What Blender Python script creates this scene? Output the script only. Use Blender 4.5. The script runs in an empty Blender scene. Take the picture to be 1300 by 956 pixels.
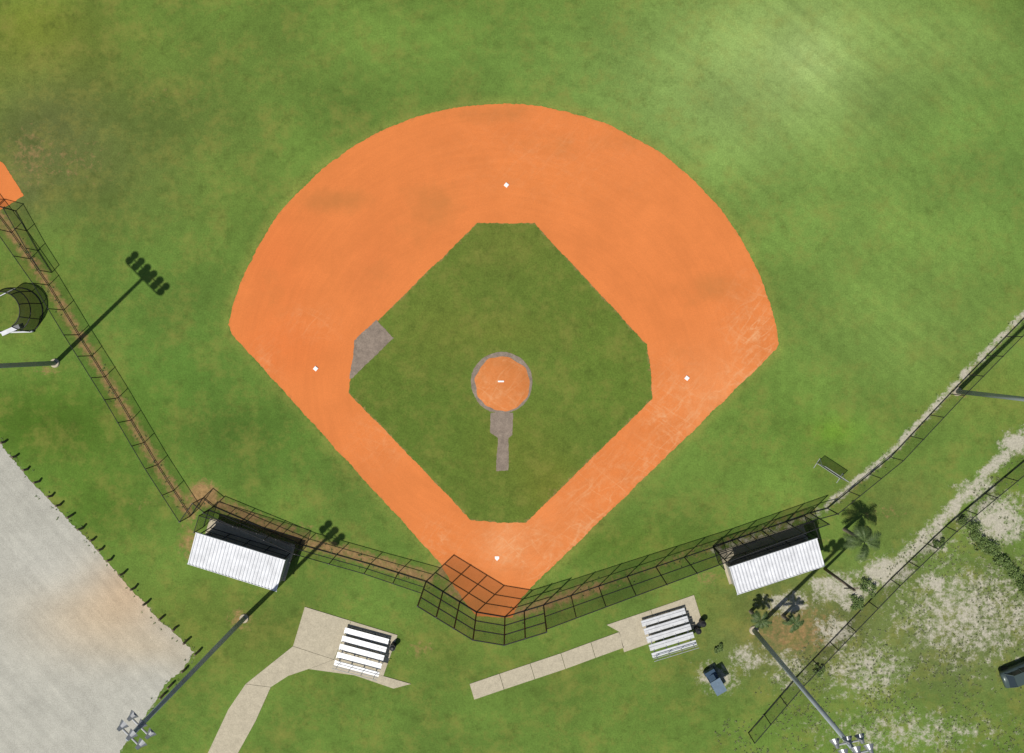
import bpy, math, random, bmesh
import numpy as np
from mathutils import Vector, noise as mn
from mathutils.geometry import delaunay_2d_cdt
random.seed(7); rng=np.random.default_rng(5)
H=71.0; S=1300/(H*36/24.0)
ILL=1.32
def W(px,py,z=0.0):
    k=(H-z)/H/S
    return Vector(((px-650)*k,(433-py)*k,z))
def lin(c):
    c=c/255.0
    return c/12.92 if c<=0.04045 else ((c+0.055)/1.055)**2.4
def alb(r,g,b,k=1.0):
    return tuple(min(0.9,lin(v)/ILL*k*q) for v,q in ((r,1),(g,1),(b,.88)))
sc=bpy.context.scene
sc.view_settings.view_transform='Standard'; sc.view_settings.look='None'; sc.view_settings.exposure=0
# ---------------- camera / light
cam=bpy.data.objects.new('camera',bpy.data.cameras.new('camera')); sc.collection.objects.link(cam)
cam.location=(0,0,H); cam.data.lens=24; cam.data.sensor_width=36; cam.data.shift_y=-45/1300
cam.data.clip_end=6000; sc.camera=cam
EL=math.radians(59.0); d=Vector((370,358)).normalized()
sdir=Vector((d.x*math.cos(EL),d.y*math.cos(EL),-math.sin(EL)))
sl=bpy.data.lights.new('sun','SUN'); sl.energy=4.5; sl.angle=math.radians(0.5); sl.color=(1,0.955,0.88)
so=bpy.data.objects.new('sun',sl); so.rotation_euler=sdir.to_track_quat('-Z','Y').to_euler(); so.location=(-40,-40,90); sc.collection.objects.link(so)
w=bpy.data.worlds.new('World'); sc.world=w; w.use_nodes=True
nt=w.node_tree; bg=nt.nodes['Background']; sk=nt.nodes.new('ShaderNodeTexSky'); sk.sky_type='NISHITA'; sk.sun_disc=False
sk.sun_elevation=EL; sk.sun_rotation=math.atan2(-d.x,-d.y)%(2*math.pi)
nt.links.new(sk.outputs[0],bg.inputs[0]); bg.inputs[1].default_value=0.07
# ---------------- node helper
class G:
    def __init__(s,name,rough=0.9,spec=0.15):
        s.m=bpy.data.materials.new(name); s.m.use_nodes=True; s.t=s.m.node_tree
        s.b=s.t.nodes['Principled BSDF']; s.b.inputs['Roughness'].default_value=rough
        s.b.inputs['Specular IOR Level'].default_value=spec
        s.pos=s.t.nodes.new('ShaderNodeNewGeometry').outputs['Position']
    def set(s,i,v):
        if isinstance(v,bpy.types.NodeSocket): s.t.links.new(v,i)
        elif isinstance(v,(tuple,list)):
            i.default_value=tuple(v)+((1,) if (len(i.default_value)==4 and len(v)==3) else ())
        else: i.default_value=v
    def math(s,op,a,b=0.0):
        n=s.t.nodes.new('ShaderNodeMath'); n.operation=op; s.set(n.inputs[0],a); s.set(n.inputs[1],b); return n.outputs[0]
    def noise(s,sc_,det=4,ro=0.6,vec=None,dist=0.0,off=None):
        n=s.t.nodes.new('ShaderNodeTexNoise'); n.inputs['Scale'].default_value=sc_; n.inputs['Detail'].default_value=det
        n.inputs['Roughness'].default_value=ro; n.inputs['Distortion'].default_value=dist
        v=vec or s.pos
        if off is not None:
            a=s.t.nodes.new('ShaderNodeVectorMath'); a.operation='ADD'; s.set(a.inputs[0],v); a.inputs[1].default_value=(off,off*1.7,0); v=a.outputs[0]
        s.set(n.inputs['Vector'],v); return n.outputs[0]
    def stretch(s,ang,sx,sy):
        m=s.t.nodes.new('ShaderNodeVectorRotate'); m.rotation_type='Z_AXIS'; m.inputs['Angle'].default_value=-math.radians(ang); s.set(m.inputs['Vector'],s.pos)
        q=s.t.nodes.new('ShaderNodeVectorMath'); q.operation='MULTIPLY'; s.set(q.inputs[0],m.outputs[0]); q.inputs[1].default_value=(sx,sy,1); return q.outputs[0]
    def mr(s,v,a,b,c,d_):
        n=s.t.nodes.new('ShaderNodeMapRange'); s.set(n.inputs[0],v)
        for i,x in enumerate((a,b,c,d_)): s.set(n.inputs[i+1],x)
        return n.outputs[0]
    def mix(s,f,a,b):
        n=s.t.nodes.new('ShaderNodeMix'); n.data_type='RGBA'; s.set(n.inputs[0],f); s.set(n.inputs[6],a); s.set(n.inputs[7],b); return n.outputs[2]
    def scale(s,c,f):
        n=s.t.nodes.new('ShaderNodeVectorMath'); n.operation='SCALE'; s.set(n.inputs[0],c); s.set(n.inputs['Scale'],f); return n.outputs[0]
    def attr(s,name):
        n=s.t.nodes.new('ShaderNodeAttribute'); n.attribute_name=name; return n.outputs['Color']
    def sep(s,v):
        n=s.t.nodes.new('ShaderNodeSeparateXYZ'); s.set(n.inputs[0],v); return n.outputs
    def comb(s,x,y,z=0.0):
        n=s.t.nodes.new('ShaderNodeCombineXYZ'); s.set(n.inputs[0],x); s.set(n.inputs[1],y); s.set(n.inputs[2],z); return n.outputs[0]
    def bump(s,h,st=0.4,di=0.05):
        n=s.t.nodes.new('ShaderNodeBump'); n.inputs['Strength'].default_value=st; n.inputs['Distance'].default_value=di
        s.set(n.inputs['Height'],h); s.t.links.new(n.outputs[0],s.b.inputs['Normal'])
    def out(s,c): s.set(s.b.inputs['Base Color'],c); return s.m
MC=W(637,487)
def polar(g):
    o=g.sep(g.pos); dx=g.math('SUBTRACT',o[0],MC.x); dy=g.math('SUBTRACT',o[1],MC.y)
    r=g.math('SQRT',g.math('ADD',g.math('MULTIPLY',dx,dx),g.math('MULTIPLY',dy,dy)))
    return r,g.math('ARCTAN2',dx,dy),o
def mat_simple(name,col,rough=0.7,metal=0.0,var=0.12,scale=3.0,spec=0.3,bump=0):
    g=G(name,rough,spec); g.b.inputs['Metallic'].default_value=metal
    n=g.noise(scale,4,0.65); f=g.mr(n,0.3,0.7,1-var,1+var)
    if bump: g.bump(n,bump,0.03)
    return g.out(g.scale(col,f))
def mat_grass(name):
    g=G(name,0.95,0.05); c=g.attr('Col'); mk=g.sep(g.attr('Msk')); r,th,o=polar(g)
    f=g.mr(g.noise(.09,4),.3,.7,.93,1.07)
    f=g.math('MULTIPLY',f,g.mr(g.noise(1.3,6,.78),.3,.7,.87,1.13))
    fn=g.noise(6.5,4,.9); f=g.math('MULTIPLY',f,g.mr(fn,.3,.7,.68,1.32))
    ring=g.math('SINE',g.math('ADD',g.math('MULTIPLY',r,3.6),g.math('MULTIPLY',g.noise(.15,2),5.0)))
    f=g.math('MULTIPLY',f,g.math('ADD',1.0,g.math('MULTIPLY',ring,.022)))
    s1=g.mr(g.noise(1.0,3,.6,vec=g.stretch(-38,.025,.95)),.38,.62,-1,1)
    s2=g.mr(g.noise(1.0,3,.6,vec=g.stretch(50,.03,1.0),off=5),.38,.62,-1,1)
    f=g.math('MULTIPLY',f,g.math('ADD',1.0,g.math('MULTIPLY',g.math('MULTIPLY',g.math('ADD',s1,g.math('MULTIPLY',s2,.4)),mk[1]),.075)))
    c=g.scale(c,f)
    wv=g.mr(mk[1],0,1,1,.45)
    c=g.mix(g.math('MULTIPLY',wv,g.mr(g.noise(.3,7,.78,off=13),.48,.70,0,.6)),c,alb(150,144,78))
    c=g.mix(g.math('MULTIPLY',wv,g.mr(g.noise(.5,7,.84,off=41),.51,.68,0,.55)),c,alb(72,86,38))
    nb=g.noise(1.6,7,.74,off=77)
    br=g.mr(g.math('ADD',mk[0],g.math('MULTIPLY',g.math('SUBTRACT',nb,.5),1.5)),.36,.74,0,.92)
    c=g.mix(br,c,g.scale(alb(168,134,98),g.mr(g.noise(2.5,5,.8),.3,.7,.58,1.36)))
    ns=g.noise(1.1,8,.82,off=7)
    sn=g.mr(g.math('ADD',mk[2],g.math('MULTIPLY',g.math('SUBTRACT',ns,.5),1.9)),.42,.66,0,.95)
    c=g.mix(sn,c,g.scale(alb(196,190,182),g.mr(g.noise(4,6,.85),.3,.7,.58,1.34)))
    g.bump(fn,.3,.05); return g.out(c)
def mat_dirt(name):
    g=G(name,0.95,0.05); c=g.attr('Col'); mk=g.sep(g.attr('Msk')); r,th,o=polar(g)
    f=g.mr(g.noise(.25,5,.6),.3,.7,.94,1.05)
    f=g.math('MULTIPLY',f,g.mr(g.noise(7,4,.9),.3,.7,.90,1.10))
    pv=g.comb(g.math('MULTIPLY',r,2.4),g.math('MULTIPLY',th,3.0))
    f=g.math('MULTIPLY',f,g.mr(g.noise(1.0,4,.65,vec=pv),.3,.7,.965,1.035))
    c=g.scale(c,f)
    c=g.mix(g.mr(g.noise(.2,7,.75,off=31),.48,.72,0,.45),c,alb(206,122,70))
    sm=g.mr(g.math('ADD',mk[2],g.math('MULTIPLY',g.math('SUBTRACT',g.noise(.3,7,.72,off=63),.5),1.3)),.22,.95,0,.72)
    c=g.mix(sm,c,alb(184,120,70))
    for ang,of in ((47,2),(44,19),(-30,33)):
        rn=g.noise(1.0,2,.5,vec=g.stretch(ang,.12,.55),off=of)
        ln=g.mr(g.math('ABSOLUTE',g.math('SUBTRACT',rn,.5)),.0,.022,1,0)
        ln=g.math('MULTIPLY',g.math('MULTIPLY',ln,mk[1]),g.mr(g.noise(1.5,4,.8,off=of),.4,.6,.05,.6))
        c=g.mix(ln,c,alb(240,184,142))
    c=g.mix(g.math('MULTIPLY',g.mr(g.noise(.9,8,.8,off=3),.47,.66,0,1),g.math('MULTIPLY',mk[1],.5)),c,alb(238,178,134))
    nb=g.noise(1.6,6,.74,off=77)
    br=g.mr(g.math('ADD',mk[0],g.math('MULTIPLY',g.math('SUBTRACT',nb,.5),1.3)),.36,.72,0,.7)
    c=g.mix(br,c,alb(180,120,72))
    g.bump(g.noise(7,4,.8),.18,.02); return g.out(c)
def mat_gravel(name):
    g=G(name,0.95,0.1); c=g.attr('Col')
    f=g.mr(g.noise(1.0,5,.6,vec=g.stretch(-48,.08,1.6)),.3,.7,.92,1.08)
    f=g.math('MULTIPLY',f,g.mr(g.noise(.35,6,.78),.3,.7,.84,1.13))
    fn=g.noise(9,4,.9); f=g.math('MULTIPLY',f,g.mr(fn,.3,.7,.68,1.28))
    g.bump(fn,.4,.04); return g.out(g.scale(c,f))
def mat_patch(name,col,sp=.2):
    g=G(name,.95,.05); f=g.mr(g.noise(1.2,6,.75),.3,.7,1-sp,1+sp); fn=g.noise(8,3,.8); f=g.math('MULTIPLY',f,g.mr(fn,.3,.7,.82,1.18))
    return g.out(g.scale(col,f))
def mat_net(name,op,col=(.015,.015,.017)):
    g=G(name,.6,.3); g.set(g.b.inputs['Base Color'],col); t=g.t
    tr=t.nodes.new('ShaderNodeBsdfTransparent'); mx=t.nodes.new('ShaderNodeMixShader'); mx.inputs[0].default_value=op
    t.links.new(tr.outputs[0],mx.inputs[1]); t.links.new(g.b.outputs[0],mx.inputs[2]); t.links.new(mx.outputs[0],t.nodes['Material Output'].inputs[0]); return g.m
GRASS=mat_grass('grass'); DIRT=mat_dirt('infield_clay'); GRAVEL=mat_gravel('gravel')
GREY=mat_patch('grey_screenings',alb(146,132,126),.28)
CONC=mat_patch('concrete',alb(194,184,170),.12)
BLACK=mat_simple('black_vinyl_pipe',(.02,.02,.022),.5)
GALV=mat_simple('galvanised_steel',(.42,.43,.44),.45,.3)
NETB=mat_net('chain_link',.20); NETD=mat_net('backstop_net',.36); NETR=mat_net('windscreen_mesh',.45)
WHITE=mat_simple('white_metal',(.58,.59,.61),.5,0,.16,.8)
WHITEP=mat_simple('white_rubber',(.8,.8,.78),.6,0,.04)
ALU=mat_simple('aluminium_plank',(.56,.57,.58),.4,.1,.16,2)
POLE=mat_simple('pole_concrete',(.30,.34,.37),.7,0,.12,.8)
WOOD=mat_simple('weathered_wood',(.16,.12,.085),.85,0,.3,6)
BLOCK=mat_simple('painted_block',(.35,.34,.3),.85,0,.12)
DARKM=mat_simple('dark_paint',(.03,.035,.04),.4,.2)
LAMP=mat_simple('lamp_housing',(.25,.26,.27),.4,.5)
# ---------------- builder
class B:
    def __init__(s): s.v=[]; s.f=[]; s.mi=[]; s.mats=[]
    def mat(s,m):
        if m not in s.mats: s.mats.append(m)
        s.cur=s.mats.index(m); return s
    def add(s,v,f):
        o=len(s.v); s.v+=[tuple(x) for x in v]; s.f+=[tuple(i+o for i in q) for q in f]; s.mi+=[s.cur]*len(f)
    def beam(s,p,q,r1,r2=None,n=8):
        p=Vector(p);q=Vector(q);r2=r1 if r2 is None else r2; ax=(q-p).normalized()
        a=ax.orthogonal().normalized(); b=ax.cross(a); V=[]
        for c,r in ((p,r1),(q,r2)):
            for i in range(n):
                t=2*math.pi*i/n; V.append(c+a*math.cos(t)*r+b*math.sin(t)*r)
        F=[(i,(i+1)%n,n+(i+1)%n,n+i) for i in range(n)]+[tuple(range(n))[::-1],tuple(range(n,2*n))]
        s.add(V,F)
    def box(s,c,sz,u=Vector((1,0,0)),v=None):
        u=Vector(u).normalized(); v=Vector((-u.y,u.x,0)) if v is None else Vector(v); w_=u.cross(v).normalized(); c=Vector(c); V=[]
        for k in (-1,1):
            for j,i in ((-1,-1),(-1,1),(1,1),(1,-1)): V.append(c+u*i*sz[0]/2+v*j*sz[1]/2+w_*k*sz[2]/2)
        s.add(V,[(3,2,1,0),(4,5,6,7),(0,1,5,4),(1,2,6,5),(2,3,7,6),(3,0,4,7)])
    def build(s,name,parent=None,smooth=False):
        loc=parent.location if parent else Vector((0,0,0))
        me=bpy.data.meshes.new(name); me.from_pydata([(x[0]-loc.x,x[1]-loc.y,x[2]-loc.z) for x in s.v],[],s.f)
        for m in s.mats: me.materials.append(m)
        me.polygons.foreach_set('material_index',s.mi)
        if smooth: me.polygons.foreach_set('use_smooth',[True]*len(s.f))
        o=bpy.data.objects.new(name,me); sc.collection.objects.link(o)
        if parent: o.parent=parent
        return o
def empty(name,loc):
    e=bpy.data.objects.new(name,None); e.location=loc; e.empty_display_size=.5; sc.collection.objects.link(e)
    return e
# ---------------- field functions
def blobs(X,Y,base,bl):
    C=np.tile(np.array(base,float),(len(X),1))
    for (x,y,rx,ry,col,st) in bl:
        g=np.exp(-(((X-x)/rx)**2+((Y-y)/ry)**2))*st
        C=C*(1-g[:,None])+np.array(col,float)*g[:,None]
    return C
def gs(X,Y,lst):
    M=np.zeros(len(X))
    for (x,y,rx,ry,st) in lst: M=np.maximum(M,np.exp(-(((X-x)/rx)**2+((Y-y)/ry)**2))*st)
    return M
def pdist(X,Y,pts,closed=False):
    D=np.full(len(X),1e9); P=list(pts)+([pts[0]] if closed else [])
    for (x0,y0),(x1,y1) in zip(P[:-1],P[1:]):
        dx,dy=x1-x0,y1-y0; t=np.clip(((X-x0)*dx+(Y-y0)*dy)/(dx*dx+dy*dy+1e-9),0,1)
        D=np.minimum(D,np.hypot(X-x0-t*dx,Y-y0-t*dy))
    return D
def inside(X,Y,P):
    r=np.zeros(len(X),bool); n=len(P)
    for i in range(n):
        x0,y0=P[i]; x1,y1=P[(i+1)%n]
        if y0==y1: continue
        c=((y0>Y)!=(y1>Y))&(X<(x1-x0)*(Y-y0)/(y1-y0)+x0); r^=c
    return r
def toalb(C):
    C=C/255.0; L=np.where(C<=.04045,C/12.92,((C+.055)/1.055)**2.4)/ILL*np.array((1,1,.88))
    return np.clip(L,0,.9)
def set_attr(me,name,A):
    at=me.color_attributes.new(name,'FLOAT_COLOR','POINT')
    at.data.foreach_set('color',np.hstack([A,np.ones((len(A),1))]).astype(np.float32).ravel())
a0=math.atan2(487-437,988-637); a1=math.atan2(487-412,291-637)
arc=[(637+355*math.cos(t),487-355*math.sin(t)) for t in np.linspace(a0,a1,90)]
SKIN=arc+[(294,424),(560,716),(572,738),(590,764),(606,782),(650,784),(662,760),(682,738),(986,444)]
INGR=[(606,283),(678,283),(821,437),(826,470),(828,507),(668,663),(634,664),(598,660),(443,499),(447,460),(450,432),(478,409)]
GPATCH=[(478,406),(500,429),(447,480),(444,481),(450,432)]
LOT=[(-700,540),(-60,505),(0,563),(30,598),(60,632),(100,672),(150,730),(200,785),(248,828),(232,850),(212,868),(190,900),(120,1000),(0,1150),(-700,1200)]
FENL=[(-75,160),(-30,235),(15,295),(62,362),(100,425),(150,505),(200,590),(242,655)]
FENL2=[(272,643),(385,692),(470,716),(541,738)]
FENR=[(1050,645),(1130,580),(1205,500),(1300,403),(1420,285)]
F2=[(1420,480),(1300,585),(1200,668),(1130,735),(1075,792),(1010,860),(950,930)]
def ground_attr(X,Y):
    C=blobs(X,Y,(104,132,62),[
     (60,60,120,90,(122,128,58),.85),(250,40,150,70,(104,130,60),.6),(40,30,60,40,(116,126,48),.5),(120,200,160,90,(102,114,62),.9),(60,170,90,70,(98,104,64),.8),(30,240,40,40,(104,106,70),.6),
     (230,150,90,60,(98,116,58),.6),(300,90,80,40,(98,120,58),.5),
     (400,60,160,60,(108,132,64),.6),(620,70,220,50,(110,142,68),.5),(300,240,90,60,(108,132,62),.5),
     (900,120,200,130,(130,158,88),.8),(1020,80,170,130,(156,180,112),.9),(1030,75,45,35,(170,192,130),.5),(1250,200,140,160,(114,146,74),.9),(1150,420,160,120,(122,150,78),.8),  # palest top-right blobs: bright spot opposite the sun, painted into the turf colour
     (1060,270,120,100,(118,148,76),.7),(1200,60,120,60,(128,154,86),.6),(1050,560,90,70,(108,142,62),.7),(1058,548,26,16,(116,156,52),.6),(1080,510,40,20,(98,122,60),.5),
     (180,420,120,110,(98,130,60),.7),(240,480,60,50,(88,124,54),.5),(330,560,110,70,(88,120,52),.8),(310,540,40,20,(78,106,46),.6),(380,600,50,20,(82,110,50),.5),(450,650,110,60,(102,128,60),.6),
     (60,540,120,60,(82,114,40),.85),(120,640,80,60,(86,116,46),.8),(30,380,50,60,(100,118,52),.7),(230,790,120,60,(104,122,56),.8),(340,820,100,50,(106,122,58),.6),
     (700,840,160,50,(104,128,60),.8),(560,820,60,40,(104,122,58),.7),(900,620,150,50,(112,140,66),.6),(800,690,120,30,(94,118,50),.7),
     (1150,640,80,50,(110,126,66),.8),(1260,500,70,40,(116,134,64),.8),(1230,800,140,90,(114,124,82),.9),(1000,800,110,70,(112,112,76),.9),(930,780,60,30,(102,116,56),.5)])
    ds=pdist(X,Y,SKIN,True); out=~inside(X,Y,SKIN)
    h=np.exp(-(ds/9)**2)*out*.55; C=C*(1-h[:,None])+np.array((146,148,76.))*h[:,None]
    nz=np.array([mn.noise(Vector((x*.012,y*.012,0))) for x,y in zip(X,Y)])
    C=C*(1+.10*nz)[:,None]
    R=np.maximum.reduce([
      np.exp(-(pdist(X,Y,FENL)/11)**2)*.70, np.exp(-(pdist(X,Y,[(x+4,y-4) for x,y in FENL2])/12)**2)*.78,
      np.exp(-(pdist(X,Y,[(655,778),(760,745)])/13)**2)*.72,
      np.exp(-(pdist(X,Y,[(760,745),(905,694),(1030,650)])/13)**2)*.46,
      np.exp(-(pdist(X,Y,FENR)/7)**2)*.45, np.exp(-(ds/5)**2)*out*.28,
      gs(X,Y,[(258,628,24,20,1.0),(240,690,20,30,.6),(305,786,24,18,.62),(590,745,30,24,.9),(565,725,16,12,.9),(535,825,28,22,.45),(700,765,30,15,.6),(60,470,22,8,.6),(1230,500,50,14,.4),(370,670,40,12,.5),
        (1010,800,80,50,.55),(985,690,70,14,.8),(900,735,30,20,.45),(40,200,50,60,.44),(100,40,60,50,.24),(95,205,90,50,.36),(200,120,60,40,.27),(180,640,40,20,.3),(350,850,40,20,.4),(1120,650,60,18,.38),(450,760,60,12,.3),(240,130,40,30,.27)])])
    sa=np.maximum.reduce([
      gs(X,Y,[(1290,562,26,20,.80),(1240,620,40,20,.62),(1180,690,40,24,.66),(1125,725,46,26,.76),(1060,745,50,26,.70),(1000,765,50,22,.66),(1060,800,40,30,.66),(1185,740,30,20,.70),
         (1100,850,90,60,.56),(1265,660,60,50,.70),(1230,780,150,100,.58),(950,835,40,30,.58),(910,860,40,30,.6),(1000,850,40,40,.55),(1290,780,60,60,.54),(1150,930,200,50,.5)]),
      np.exp(-(pdist(X,Y,[(1300,552),(1215,640),(1140,716),(1075,765)])/14)**2)*.68,
      np.exp(-(pdist(X,Y,[(x-2,y-2) for x,y in FENR])/8)**2)*.66,
      np.exp(-(pdist(X,Y,[(905,700),(1040,652)])/12)**2)*.5,
      np.exp(-(pdist(X,Y,LOT,True)/7)**2)*.35])
    st=gs(X,Y,[(1100,100,280,200,1.0),(1150,400,220,190,.9),(600,60,300,80,.6),(200,350,200,200,.3),(850,600,200,60,.5)])
    return C,np.stack([R,st,sa],1)
def dirt_attr(X,Y):
    C=blobs(X,Y,(228,134,78),[(470,330,40,60,(222,128,76),.5),(350,330,50,80,(228,125,72),.5),
     (800,210,60,30,(220,130,78),.5),(830,290,70,50,(234,139,82),.5),
     (905,500,50,60,(236,150,98),.7),(700,690,80,60,(233,144,90),.7),(640,690,30,30,(237,158,110),.7),(520,620,60,60,(230,136,80),.5),(360,440,60,40,(230,127,72),.7),(605,765,40,20,(196,126,74),.8),(575,735,16,14,(190,120,68),.7),(700,230,100,40,(234,139,80),.5)])
    de=pdist(X,Y,SKIN,True)
    R=np.maximum(np.exp(-(de/5)**2)*.44,gs(X,Y,[(600,770,60,16,.6)]))
    st=np.maximum(gs(X,Y,[(962,415,34,50,1.0),(860,520,50,50,.8),(760,620,50,60,.6),(655,690,40,30,.9),(395,410,30,20,.4),(335,460,20,30,.4),(480,560,30,30,.4),(560,690,30,30,.5),(700,200,120,60,.15)]),np.exp(-(pdist(X,Y,[(975,440),(690,725)])/24)**2)*.75)
    sm=gs(X,Y,[(430,255,60,20,.68),(550,262,45,40,.62),(525,300,25,25,.45),(625,145,70,14,.65),(700,190,60,22,.33),(905,362,46,22,.64),(920,330,30,40,.33),(480,350,40,40,.33),(780,180,60,22,.38),(350,360,30,50,.28),(860,440,20,40,.33),(640,725,60,14,.3)])
    return C,np.stack([R,st,sm],1)
def ingr_attr(X,Y):
    C=blobs(X,Y,(101,122,54),[(640,560,60,50,(112,122,54),.7),(700,440,80,60,(105,125,56),.6),(560,420,60,60,(112,122,56),.6),(560,540,70,60,(92,117,50),.6),(640,310,70,40,(114,122,58),.6),(770,480,50,60,(101,125,54),.6),(700,620,40,40,(120,122,52),.7),(640,420,60,20,(118,126,58),.6)])
    de=pdist(X,Y,INGR,True)
    R=np.maximum(np.exp(-(de/4)**2)*.48,gs(X,Y,[(637,487,52,52,.36),(700,625,20,16,.32),(640,580,26,26,.27)]))
    return C,np.stack([R,R*0+.3,R*0],1)
def lot_attr(X,Y):
    C=blobs(X,Y,(190,188,186),[(130,780,90,50,(204,180,156),.7),(160,745,50,40,(206,174,146),.6),(20,620,60,60,(182,180,178),.6),(60,720,60,40,(198,196,196),.6),(230,840,20,20,(178,170,160),.6),(190,820,60,20,(202,184,164),.5)])
    return C,np.zeros((len(X),3))
def xy2p(V): return np.array([v[0]*S+650 for v in V]),np.array([433-v[1]*S for v in V])
def sheet(name,poly,z,mat,fn=None,jit=.1,sp=.55):
    P=[]; n=len(poly)
    for i in range(n):
        a=W(*poly[i]); b=W(*poly[(i+1)%n]); k=max(1,int((b-a).length/.18)) if jit>0 else 1
        nr=Vector((-(b-a).y,(b-a).x,0)).normalized()
        for j in range(k):
            p=a.lerp(b,j/k)
            q=nr*((mn.noise(p*.35)*1.2+mn.noise(p*1.9+Vector((5,0,0)))*.6+random.uniform(-.4,.4))*jit) if jit>0 else Vector()
            P.append(Vector((p.x+q.x,p.y+q.y)))
    nb=len(P); X,Y=np.array([p.x for p in P]),np.array([p.y for p in P])
    pts=list(P)
    if fn:
        lo=(max(X.min(),-90),max(Y.min(),-80)); hi=(min(X.max(),90),min(Y.max(),80))
        gx,gy=np.meshgrid(np.arange(lo[0],hi[0],sp),np.arange(lo[1],hi[1],sp)); gx=gx.ravel();gy=gy.ravel()
        pl=[(p.x,p.y) for p in P]; m=inside(gx,gy,pl); gx,gy=gx[m],gy[m]
        pts+=[Vector((float(a),float(b))) for a,b in zip(gx,gy)]
    r=delaunay_2d_cdt(pts,[],[list(range(nb))],1,1e-4)
    me=bpy.data.meshes.new(name); F=[]
    for f in r[2]:
        a,b,c=[r[0][i] for i in f[:3]]
        F.append(tuple(f) if (b-a).cross(c-a)>0 else tuple(f)[::-1])
    me.from_pydata([(v.x,v.y,z) for v in r[0]],[],F); me.materials.append(mat)
    if fn:
        PX,PY=xy2p(r[0]); C,M=fn(PX,PY); set_attr(me,'Col',toalb(C)); set_attr(me,'Msk',M)
    o=bpy.data.objects.new(name,me); sc.collection.objects.link(o); return o
def axis(lo,hi,st):
    f=list(np.arange(lo,hi+.01,st)); e=[3,8,20,50,120,300,700,1500]
    return np.array([lo-x for x in e[::-1]]+f+[hi+x for x in e])
ax=axis(-66,66,.45); ay=axis(-54,46,.45); gx,gy=np.meshgrid(ax,ay); nx,ny=len(ax),len(ay)
GV=np.stack([gx.ravel(),gy.ravel(),np.zeros(nx*ny)],1)
idx=np.arange(nx*ny).reshape(ny,nx); GF=np.stack([idx[:-1,:-1],idx[:-1,1:],idx[1:,1:],idx[1:,:-1]],-1).reshape(-1,4)
me=bpy.data.meshes.new('ground'); me.from_pydata(GV.tolist(),[],GF.tolist()); me.materials.append(GRASS)
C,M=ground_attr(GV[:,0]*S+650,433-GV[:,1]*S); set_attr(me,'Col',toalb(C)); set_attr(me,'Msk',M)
go=bpy.data.objects.new('ground',me); sc.collection.objects.link(go)
sheet('infield_dirt',SKIN,.012,DIRT,dirt_attr,.10)
sheet('infield_grass',INGR,.026,GRASS,ingr_attr,.09,.4)
sheet('grey_gravel_patch',GPATCH,.04,GREY,None,.08)
sheet('neighbouring_infield_dirt',[(-60,170),(5,208),(30,248),(0,268),(-60,300)],.012,DIRT,dirt_attr,.1)
sheet('gravel_parking_lot',LOT,.012,GRAVEL,lot_attr,.2,1.0)
ring=[(637+(39+1.0*math.sin(3*t))*math.cos(t),486-(39)*math.sin(t)) for t in np.linspace(0,2*math.pi,40,endpoint=False)]
sheet('mound_apron',ring,.04,GREY,None,.07)
sheet('mound_walkway',[(623,524),(651,524),(651,552),(646,556),(645,597),(630,598),(632,556),(622,549)],.036,GREY,None,.07)
Vm=[];Fm=[];rings=10;seg=64
for i in range(rings+1):
    rr=34.5/S*i/rings
    for j in range(seg):
        t=2*math.pi*j/seg; r2=rr*(1+.04*mn.noise(Vector((math.cos(t)*3,math.sin(t)*3,i*.1)))*(i/rings)*2)
        x=W(638,487).x+r2*math.cos(t); y=W(638,487).y+r2*math.sin(t)
        Vm.append((x,y,.046+.25*(1-(i/rings)**2)))
for i in range(rings):
    for j in range(seg): Fm.append((i*seg+j,(i+1)*seg+j,(i+1)*seg+(j+1)%seg,i*seg+(j+1)%seg))
me=bpy.data.meshes.new('pitchers_mound'); me.from_pydata(Vm,[],Fm); me.materials.append(DIRT)
PX,PY=xy2p(Vm); C,M=dirt_attr(PX,PY); M[:,1]=.5; M[:,0]=.3; M[:,2]=.3; C[:]=(220,134,80); set_attr(me,'Col',toalb(C)); set_attr(me,'Msk',M)
me.polygons.foreach_set('use_smooth',[True]*len(Fm))
mo=bpy.data.objects.new('pitchers_mound',me); sc.collection.objects.link(mo)
b=B().mat(WHITEP); c=W(636,484); b.box((c.x,c.y,.305),(.62,.16,.05)); b.build('pitching_rubber')
def bag(px,py):
    c=W(px,py); b=B().mat(WHITEP); s=.2; V=[]
    for z,k in ((.012,1),(.09,1),(.115,.8)):
        for t in range(4): V.append((c.x+s*k*1.414*math.cos(t*math.pi/2+.1),c.y+s*k*1.414*math.sin(t*math.pi/2+.1),z))
    b.add(V,[(i,(i+1)%4,4+(i+1)%4,4+i) for i in range(4)]+[(4+i,4+(i+1)%4,8+(i+1)%4,8+i) for i in range(4)]+[(8,9,10,11)]); b.build('base_bag')
for p in ((643,235),(401,468),(872,480)): bag(*p)
c=W(631,709); b=B().mat(WHITEP); hp=[(-.22,.22),(-.22,-.02),(0,-.24),(.22,-.02),(.22,.22)]
b.add([(c.x+x,c.y+y,.014) for x,y in hp]+[(c.x+x,c.y+y,.03) for x,y in hp],[(5,6,7,8,9)]+[(i,5+i,5+(i+1)%5,(i+1)%5) for i in range(5)]); b.build('home_plate')
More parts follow.
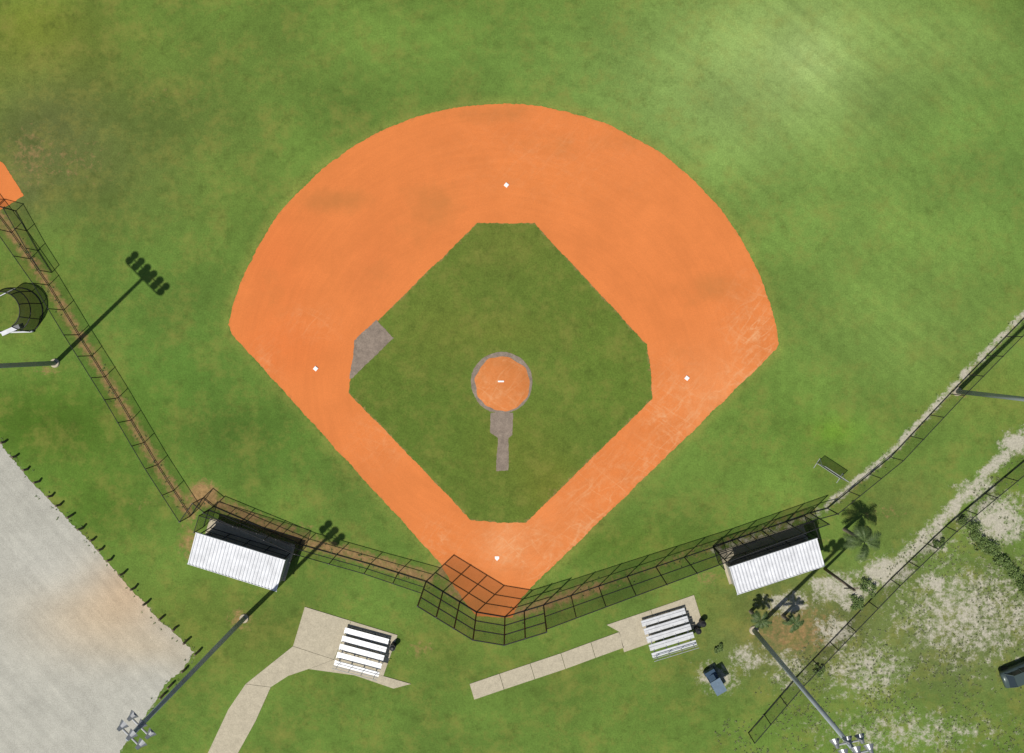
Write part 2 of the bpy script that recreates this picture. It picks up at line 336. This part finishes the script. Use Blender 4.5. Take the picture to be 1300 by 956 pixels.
# ---------------- paths
def slabs(name,polys,z=.06):
    b=B().mat(CONC)
    for poly in polys:
        q=[W(p[0],p[1]) for p in poly]; n=len(q); cc=sum(q,Vector())/n
        q=[p+(cc-p).normalized()*.025 for p in q]
        b.add([(p.x,p.y,-.02) for p in q]+[(p.x,p.y,z) for p in q],[tuple(range(n,2*n))[::-1]]+[(i,n+i,n+(i+1)%n,(i+1)%n) for i in range(n)])
    o=b.build(name)
    bm=bmesh.new(); bm.from_mesh(o.data); bmesh.ops.recalc_face_normals(bm,faces=bm.faces); bm.to_mesh(o.data); bm.free()
slabs('concrete_path',[[(387,770),(446,788),(424,837),(372,820)],[(446,788),(505,806),(487,858),(424,837)],[(372,820),(424,837),(392,849),(366,858),(344,872),(312,868)],[(424,837),(487,858),(522,868),(500,874),(450,857),(392,849)],
  [(312,868),(344,872),(325,915),(300,960),(262,960),(290,900)]])
segs=[(786,808),(750,821),(712,835),(673,848),(634,861),(596,874)]
ps=[[(770,793),(826,774),(838,812),(792,828),(786,802)],[(826,774),(881,755),(893,794),(838,812)]]
for (x0,y0),(x1,y1) in zip(segs[:-1],segs[1:]): ps.append([(x0,y0-6),(x1,y1-6),(x1+6,y1+14),(x0+6,y0+14)])
slabs('concrete_path',ps)
# ---------------- fences
def fence(name,pts,h,net=NETB,sp=3.0,rails=(0.05,1.0),hs=None,r=.045):
    P=[W(*p) for p in pts]; hs=hs or [h]*len(P)
    e=empty(name,P[0]); pb=B().mat(BLACK); nb=B().mat(net)
    for i,(a,c) in enumerate(zip(P[:-1],P[1:])):
        ha,hc=hs[i],hs[i+1]; L=(c-a).length; k=max(1,round(L/sp))
        for j in range(k+(1 if i==len(P)-2 else 0)):
            t=j/k; p=a.lerp(c,t); hh=ha+(hc-ha)*t; pb.beam(p,p+Vector((random.uniform(-.04,.04),random.uniform(-.04,.04),hh+.05)),r*1.3,r*1.3,6)
        for q in rails: pb.beam(a+Vector((0,0,ha*q)),c+Vector((0,0,hc*q)),r,r,6)
        nb.add([a+Vector((0,0,.03)),c+Vector((0,0,.03)),c+Vector((0,0,hc)),a+Vector((0,0,ha))],[(0,1,2,3)])
    pb.build('posts_and_rails',e); nb.build('wire_mesh',e); return e
fence('chain_link_fence',FENL,2.4,rails=(.05,1),r=.036)
fence('chain_link_fence',[(-20,262),(-2,262),(20,268),(48,318),(66,346)],1.8,r=.036)
fence('chain_link_fence',[(242,655),(258,632),(272,643)],2.4,r=.04)
fence('chain_link_fence',FENL2,3.0,rails=(.03,.5,1),hs=[2.6,3.0,3.0,3.4],r=.04)
fence('backstop',[(541,738),(605,777),(641,783),(690,768)],6.65,NETD,2.2,(.01,.33,.66,1),r=.055)
fence('chain_link_fence',[(690,768),(760,744),(905,695),(1028,651)],5.0,NETR,3.0,(.01,.5,1),hs=[6.0,5.6,4.7,4.4],r=.045)
fence('chain_link_fence',[(1028,651),(1050,645)],2.4)
fence('chain_link_fence',FENR,2.4,rails=(.05,1),r=.036)
fence('chain_link_fence',F2,1.9,r=.04)
# ---------------- light poles
def pole(px,py,ht,n,wd,tiers=2,face=None):
    c=W(px,py); e=empty('floodlight_pole',c); b=B().mat(POLE); b.beam(c,c+Vector((0,0,ht)),.25,.17,14); b.build('pole',e,True)
    b=B().mat(CONC); b.beam(c+Vector((0,0,-.05)),c+Vector((0,0,.15)),.5,.45,16); b.build('footing',e)
    fw=Vector(face or (1,1,0)).normalized(); u=Vector((-fw.y,fw.x,0)); a=B().mat(GALV); l=B().mat(LAMP)
    for t in range(tiers):
        z=ht-.3-t*1.3; m=c+Vector((0,0,z)); a.beam(m-u*wd/2,m+u*wd/2,.07)
        for i in range(n):
            p=m+u*(-wd/2+wd*i/(n-1))+fw*.15; dr=(fw*.75+Vector((0,0,-.65))).normalized()
            a.beam(p,p+Vector((0,0,.2)),.05); q=p+Vector((0,0,.2)); l.beam(q-dr*.25,q+dr*.02,.13,.2,12); l.beam(q+dr*.02,q+dr*.35,.2,.40,14)
    a.build('crossarms',e); l.build('lamp_heads',e)
pole(70,461,22.6,6,4.6); pole(310,785,21.5,3,1.9); pole(957,800,21.5,3,1.9,face=(-.2,1,0)); pole(1215,497,22.6,5,4.0,face=(-1,.4,0))
c=W(1047,722); e=empty('utility_pole',c); b=B().mat(WOOD); b.beam(c,c+Vector((0,0,6.2)),.16,.12,10); b.build('pole',e,True)
b=B().mat(WOOD); b.beam(c+Vector((-.7,0,5.6)),c+Vector((.7,0,5.6)),.06); b.build('crossarm',e)
# ---------------- dugouts
def dugout(q,z=2.55):
    P=[W(x,y,z) for x,y in q]; ce=sum(P,Vector())/4; ce.z=0; e=empty('dugout',ce)
    u=((P[1]-P[0])+(P[2]-P[3])).normalized(); v=Vector((-u.y,u.x,0)); L=((P[1]-P[0]).length+(P[2]-P[3]).length)/2; D=((P[0]-P[3]).length+(P[1]-P[2]).length)/2
    b=B().mat(WHITE); N=int(L/.17)*2; V=[];F=[]
    for i in range(N+1):
        x=-L/2+L*i/N; dz=.035 if i%4<2 else -.035
        for y,zz in ((-D/2,2.35),(D/2,2.75)):
            for k in (0,-.03): V.append(ce+u*x+v*y+Vector((0,0,zz+dz+k)))
    for i in range(N):
        o=i*4; F+=[(o,o+4,o+6,o+2),(o+1,o+3,o+7,o+5),(o,o+1,o+5,o+4),(o+2,o+6,o+7,o+3)]
    b.add(V,F); b.build('corrugated_roof',e)
    b=B().mat(WHITE)
    for y,zz in ((-D/2-.02,2.3),(D/2+.02,2.7)): b.box(ce+v*y+Vector((0,0,zz)),(L+.1,.04,.2),u)
    b.build('fascia',e)
    b=B().mat(BLOCK); b.box(ce-v*(D/2-.35)+Vector((0,0,1.1)),(L-.5,.2,2.2),u)
    for s in (-1,1): b.box(ce+u*s*(L/2-.35)-v*.1+Vector((0,0,1.1)),(.2,D-1.0,2.18),u)
    b.build('block_walls',e)
    b=B().mat(CONC); b.box(ce+v*.5+Vector((0,0,.03)),(L,D+.6,.08),u); b.build('floor_slab',e)
    b=B().mat(DARKM)
    for i in range(5):
        p=ce+u*(-L/2+.3+(L-.6)*i/4)+v*(D/2-.15); b.beam(p,p+Vector((0,0,2.6)),.06)
    for zz in (.08,1.2): b.beam(ce+u*(-L/2+.3)+v*(D/2-.15)+Vector((0,0,zz)),ce+u*(L/2-.3)+v*(D/2-.15)+Vector((0,0,zz)),.04)
    b.build('front_posts',e)
    b=B().mat(ALU); b.box(ce-v*(D/2-.8)+Vector((0,0,.48)),(L-1,.35,.05),u)
    for i in range(5): b.box(ce-v*(D/2-.8)+u*(-L/2+.8+(L-1.6)*i/4)+Vector((0,0,.26)),(.06,.3,.38),u)
    b.build('bench',e)
    b=B().mat(NETD); o=[ce+u*s*(L/2+.4)+v*(D/2+y) for s,y in ((-1,-.3),(-1,1.5),(1,1.5),(1,-.3))]
    pb=B().mat(BLACK)
    for i in range(3):
        A,Cc=o[i],o[i+1]; b.add([A,Cc,Cc+Vector((0,0,2.2)),A+Vector((0,0,2.2))],[(0,1,2,3)])
        for zz in (.05,2.2): pb.beam(A+Vector((0,0,zz)),Cc+Vector((0,0,zz)),.035,.035,6)
        k=5 if i==1 else 1
        for j in range(k+1): p=A.lerp(Cc,j/k); pb.beam(p,p+Vector((0,0,2.25)),.045,.045,6)
    b.build('front_mesh',e); pb.build('front_mesh_frame',e)
dugout([(251,676),(364,711),(349,751),(236,716)])
dugout([(925,719),(1037,683),(1047,719),(937,756)])
# ---------------- bleachers
def bleacher(px,py,ang,L=4.7,rows=5):
    c=W(px,py); e=empty('bleachers',c); a=math.radians(ang); u=Vector((math.cos(a),math.sin(a),0)); v=Vector((-math.sin(a),math.cos(a),0))
    pb=B().mat(ALU); fb=B().mat(GALV); pitch=.74
    def at(x,y,z): return c+u*x+v*y+Vector((0,0,z+.06))
    for i in range(rows):
        y=1.5-i*pitch; z=.42+i*.28
        for dy in (-.13,.13): pb.box(at(0,y+dy,z),(L,.23,.045),u)
        if i>0: pb.box(at(0,y+.44,z-.33),(L,.2,.04),u)
    for k in range(4):
        x=-L/2+.4+(L-.8)*k/3
        fb.beam(at(x,1.7,.02),at(x,-1.7,.02),.035,.035,6); fb.beam(at(x,1.7,.2),at(x,-1.6,1.45),.035,.035,6)
        for i in range(rows): fb.beam(at(x,1.5-i*pitch,.02),at(x,1.5-i*pitch,.40+i*.28),.03,.03,6)
        fb.beam(at(x,-1.65,.02),at(x,-1.65,2.4),.03,.03,6)
    for z in (1.9,2.4): fb.beam(at(-L/2,-1.65,z),at(L/2,-1.65,z),.03,.03,6)
    pb.build('planks',e); fb.build('frame',e)
bleacher(462,822,-15); bleacher(846,798,17)
def barrel(px,py):
    c=W(px,py); e=empty('trash_barrel',c); b=B().mat(DARKM)
    b.beam(c,c+Vector((0,0,.88)),.27,.3,16); b.build('drum',e,False); b=B().mat(BLACK)
    for z in (.3,.6,.88): b.beam(c+Vector((0,0,z-.015)),c+Vector((0,0,z+.015)),.315,.315,16)
    b.beam(c+Vector((0,0,.88)),c+Vector((0,0,1.05)),.3,.12,16); b.build('lid_and_hoops',e)
barrel(884,797); barrel(890,788); barrel(500,818)
bme=None; pts=[(-40,523),(0,563),(30,598),(60,632),(100,672),(150,730),(200,785),(248,828),(232,850),(214,868),(192,900)]
PP=[W(x+5,y-3) for x,y in pts]
for a,c in zip(PP[:-1],PP[1:]):
    k=max(1,round((c-a).length/1.75))
    for j in range(k):
        p=a.lerp(c,(j+random.uniform(-.12,.12))/k)+Vector((random.uniform(-.12,.12),random.uniform(-.12,.12),0))
        if bme is None:
            b=B().mat(WOOD); b.beam((0,0,0),(0,0,.75),.13,.12,10); b.beam((0,0,.75),(0,0,.8),.12,.07,10); o=b.build('wooden_bollard'); bme=o.data
        else: o=bpy.data.objects.new('wooden_bollard',bme); sc.collection.objects.link(o)
        o.location=p; o.rotation_euler=(random.uniform(-.1,.1),random.uniform(-.1,.1),random.random()*6); o.scale=(1,1,random.uniform(.8,1.2))
# ---------------- vegetation
def leafmat(name,c1,c2):
    g=G(name,.6,.3); n=g.t.nodes.new('ShaderNodeNewGeometry'); return g.out(g.mix(n.outputs['Random Per Island'],c1,c2))
PALM=leafmat('palm_frond',(.035,.065,.015),(.09,.13,.04)); LEAF=leafmat('leaf',(.05,.09,.02),(.14,.2,.05)); WEED=leafmat('weed',(.08,.10,.035),(.19,.2,.10))
BARK=mat_simple('palm_bark',(.2,.17,.13),.9,0,.25,8)
def palm(px,py,ht,fl,nf=18):
    c=W(px,py); e=empty('palm_tree',c); b=B().mat(BARK); pr=c
    bend=Vector((random.uniform(-.4,.4),random.uniform(-.4,.4),0))
    for i in range(8):
        t=(i+1)/8; p=c+bend*t*t+Vector((0,0,ht*t)); b.beam(pr,p,.2-.08*(i/8)+.015,.2-.08*t,10); pr=p
    b.build('trunk',e); b=B().mat(PALM); top=pr
    for f in range(nf):
        az=f*2.399+random.uniform(-.2,.2); up=random.uniform(.1,1.1); L=fl*random.uniform(.8,1.1)
        dr=Vector((math.cos(az),math.sin(az),0)); sd=Vector((-dr.y,dr.x,0)); q=top; pts_=[top]
        for k in range(14):
            el=up-(k/14)**1.3*(1.5+up*.4); q=q+(dr*math.cos(el)+Vector((0,0,math.sin(el))))*L/14; pts_.append(q)
        for k in range(14):
            b.beam(pts_[k],pts_[k+1],.03*(1-k/16),.03*(1-(k+1)/16),4)
            if k<2: continue
            ll=fl*.28*math.sin(math.pi*(k+1.5)/16.5)+.06
            for s in (-1,1):
                for o_ in (0,.5):
                    base=pts_[k].lerp(pts_[k+1],o_); ax_=(pts_[k+1]-pts_[k]).normalized()
                    tip=base+(sd*s*.85+ax_*.55+Vector((0,0,-.35+random.uniform(-.15,.15)))).normalized()*ll*random.uniform(.85,1.1)
                    wv=ax_*.035; b.add([base-wv,base+wv,tip],[(0,1,2)])
    b.build('fronds',e)
palm(1072,672,3.8,2.2); palm(994,782,2.4,1.2,11); palm(953,776,2.4,1.2,10)
def leaves(name,centers,mat,n,sz):
    b=B().mat(mat)
    for (x,y,z,r,rz) in centers:
        for _ in range(n):
            p=Vector((random.gauss(0,1),random.gauss(0,1),random.gauss(0,1))); p=p.normalized()*random.random()**.4
            p=Vector((x+p.x*r,y+p.y*r,max(.03,z+p.z*rz))); a=Vector((random.uniform(-1,1),random.uniform(-1,1),random.uniform(-.5,.5))).normalized()*sz*random.uniform(.6,1.3); c2=a.cross(Vector((random.uniform(-.5,.5),random.uniform(-.5,.5),1))).normalized()*sz*.5
            b.add([p-a,p+c2,p+a,p-c2],[(0,1,2,3)])
    return b.build(name)
hc=[]
for t in np.linspace(0,1,46):
    a=W(1222,662).lerp(W(1318,762),t); hc.append((a.x+random.uniform(-.6,.6),a.y+random.uniform(-.6,.6),.4,random.uniform(.3,.8),.4))
leaves('hedge',hc,LEAF,100,.10)
for (x,y,r) in ((1100,745,1.0),(1085,765,.8),(1040,850,.7),(1190,690,.6),(912,822,.6)):
    p=W(x,y); cs=[(p.x+random.uniform(-r,r)*.7,p.y+random.uniform(-r,r)*.7,r*.4*random.uniform(.6,1.1),r*random.uniform(.25,.5),r*.35) for _ in range(9)]
    leaves('shrub',cs,LEAF,60,.09)
wc=[]
while len(wc)<2600:
    x=random.uniform(900,1400); y=random.uniform(560,1000)
    if y< 585+(1300-x)*.93-25: continue
    p=W(x,y)
    if mn.noise(Vector((p.x*.25,p.y*.25,3)))+random.uniform(-.35,.35)<.0: continue
    r=random.uniform(.05,.20); wc.append((p.x,p.y,.05,r,.1))
leaves('weeds',wc,WEED,8,.055)
tc=[]
for L_ in (FENL,FENL2,FENR,[(655,778),(905,697),(1028,655)],pts):
    Q=[W(*p) for p in L_]
    for a,c in zip(Q[:-1],Q[1:]):
        for _ in range(int((c-a).length*1.8)):
            p=a.lerp(c,random.random()); tc.append((p.x+random.gauss(0,.5),p.y+random.gauss(0,.5),.05,random.uniform(.06,.2),.1))
leaves('grass_tufts',tc,LEAF,8,.06)
# ---------------- pitching screen, batting cage hood
a,c=W(1037,588),W(1066,607); e=empty('pitching_screen',a); b=B().mat(GALV)
Z=Vector((0,0,1.9)); nrm=Vector((-(c-a).y,(c-a).x,0)).normalized()
for p,q in ((a,a+Z),(c,c+Z),(a+Z,c+Z),(a+Vector((0,0,.06)),c+Vector((0,0,.06))),(a-nrm*.6,a+nrm*.6),(c-nrm*.6,c+nrm*.6),(a+nrm*.6,a+Z*.6),(c+nrm*.6,c+Z*.6)): b.beam(p,q,.035,.035,6)
b.build('frame',e); b=B().mat(mat_net('screen_net',.6)); b.add([a,c,c+Z,a+Z],[(0,1,2,3)]); b.build('net',e)
ce=W(24,396); e=empty('batting_cage',ce); b=B().mat(mat_net('cage_net',.72)); pb=B().mat(BLACK); R_=2.5; nu,nv=12,8; V=[]
for i in range(nu+1):
    az=math.radians(-55+150*i/nu)
    for j in range(nv+1):
        el=math.radians(72*j/nv); rr=R_*(.66+.34*math.cos(el)); V.append(ce+Vector((rr*math.cos(az),rr*math.sin(az),.05+2.6*math.sin(el))))
b.add(V,[(i*(nv+1)+j,(i+1)*(nv+1)+j,(i+1)*(nv+1)+j+1,i*(nv+1)+j+1) for i in range(nu) for j in range(nv)]); b.build('netting',e)
for i in range(0,nu+1,3):
    for j in range(nv): pb.beam(V[i*(nv+1)+j],V[i*(nv+1)+j+1],.05,.05,6)
for j in (0,4,nv):
    for i in range(nu): pb.beam(V[i*(nv+1)+j],V[(i+1)*(nv+1)+j],.05,.05,6)
pb.build('hoops',e); b=B().mat(WHITE)
b.beam(V[0]+Vector((0,0,.1)),ce+Vector((-3.4,-2.2,.3)),.09,.09); b.beam(V[nu*(nv+1)]+Vector((0,0,.1)),ce+Vector((-3.0,1.0,.3)),.05)
b.box(ce+Vector((-.6,-1.9,.35)),(2.0,.45,.12),Vector((1,.45,0)))
for p in (V[0],ce+Vector((-3.2,-2.1,0))): b.beam(Vector((p.x,p.y-.08,.2)),Vector((p.x,p.y+.08,.2)),.2,.2,12)
b.build('base_frame',e)
# ---------------- vehicles
GLASS=mat_simple('car_glass',(.02,.03,.035),.1,0,.02,spec=.6); TYRE=mat_simple('tyre',(.02,.02,.02),.9)
def car(px,py,ang,col):
    paint=mat_simple('car_paint',col,.3,.2,.02,spec=.5)
    c=W(px,py); e=empty('parked_car',c); a=math.radians(ang); u=Vector((math.cos(a),math.sin(a),0)); v=Vector((-u.y,u.x,0))
    def at(x,y,z): return c+u*x+v*y+Vector((0,0,z))
    secs=[(-2.25,.72,.62,.85),(-2.1,.86,.4,.95),(-1.5,.9,.28,1.0),(-.6,.91,.25,.98),(.6,.91,.25,.96),(1.3,.9,.28,.9),(1.95,.84,.35,.8),(2.25,.66,.5,.66)]
    b=B().mat(paint); V=[]
    for x,w_,z0,z1 in secs: V+=[at(x,-w_*.92,z0),at(x,-w_,(z0+z1)/2+.05),at(x,-w_*.86,z1),at(x,0,z1+.05),at(x,w_*.86,z1),at(x,w_,(z0+z1)/2+.05),at(x,w_*.92,z0)]
    n=7; F=[(i*n+j,i*n+(j+1)%n,(i+1)*n+(j+1)%n,(i+1)*n+j) for i in range(len(secs)-1) for j in range(n)]+[tuple(range(n))[::-1],tuple(range((len(secs)-1)*n,len(secs)*n))]
    b.add(V,F); b.build('body',e,True)
    b=B().mat(GLASS); lo=[at(x,y,.96) for x,y in ((-1.9,-.72),(-1.9,.72),(1.1,.76),(1.1,-.76))]; hi=[at(x,y,1.45) for x,y in ((-1.35,-.58),(-1.35,.58),(.35,.6),(.35,-.6))]
    b.add(lo+hi,[(0,1,5,4),(1,2,6,5),(2,3,7,6),(3,0,4,7),(4,5,6,7)]); b.build('windows',e)
    b=B().mat(paint); b.box(at(-.5,0,1.47),(1.75,1.2,.05),u)
    for s in (-1,1):
        b.box(at(.85,s*1.0,1.0),(.14,.22,.14),u)
        for x0,x1 in ((-1.9,-1.35),(1.1,.35)): b.beam(at(x0,s*.74,.97),at(x1,s*.6,1.46),.04,.04,6)
        b.beam(at(-.4,s*.76,.97),at(-.4,s*.6,1.46),.04,.04,6)
    b.build('roof_pillars_mirrors',e); b=B().mat(TYRE)
    for x in (-1.4,1.4):
        for s in (-1,1): b.beam(at(x,s*.68,.33),at(x,s*.92,.33),.33,.33,18)
    b.build('wheels',e); b=B().mat(WHITE)
    for s in (-1,1): b.box(at(2.12,s*.55,.66),(.2,.3,.12),u)
    b.build('headlights',e)
car(1292,850,22,(.06,.085,.08))
c=W(905,860); e=empty('golf_cart',c); a=math.radians(120); u=Vector((math.cos(a),math.sin(a),0)); v=Vector((-u.y,u.x,0))
at=lambda x,y,z:c+u*x+v*y+Vector((0,0,z))
b=B().mat(mat_simple('cart_paint',(.04,.07,.11),.35)); b.box(at(0,0,.38),(2.3,1.15,.2),u); b.box(at(.95,0,.62),(.45,1.05,.35),u); b.box(at(-.7,0,.6),(.9,1.1,.3),u); b.build('body',e)
b=B().mat(mat_simple('cart_seat',(.3,.28,.24),.6)); b.box(at(-.35,0,.8),(.5,1.0,.12),u); b.box(at(-.62,0,1.05),(.1,1.0,.4),u); b.build('seat',e)
b=B().mat(mat_simple('cart_roof',(.12,.17,.22),.4)); b.box(at(-.05,0,1.85),(1.5,1.15,.06),u); b.build('canopy',e)
b=B().mat(DARKM)
for x in (-.75,.68):
    for s in (-1,1): b.beam(at(x,s*.5,.6),at(x*.95,s*.52,1.83),.025,.025,6)
b.build('posts',e); b=B().mat(TYRE)
for x in (-.75,.85):
    for s in (-1,1): b.beam(at(x,s*.45,.24),at(x,s*.63,.24),.24,.24,14)
b.build('wheels',e)
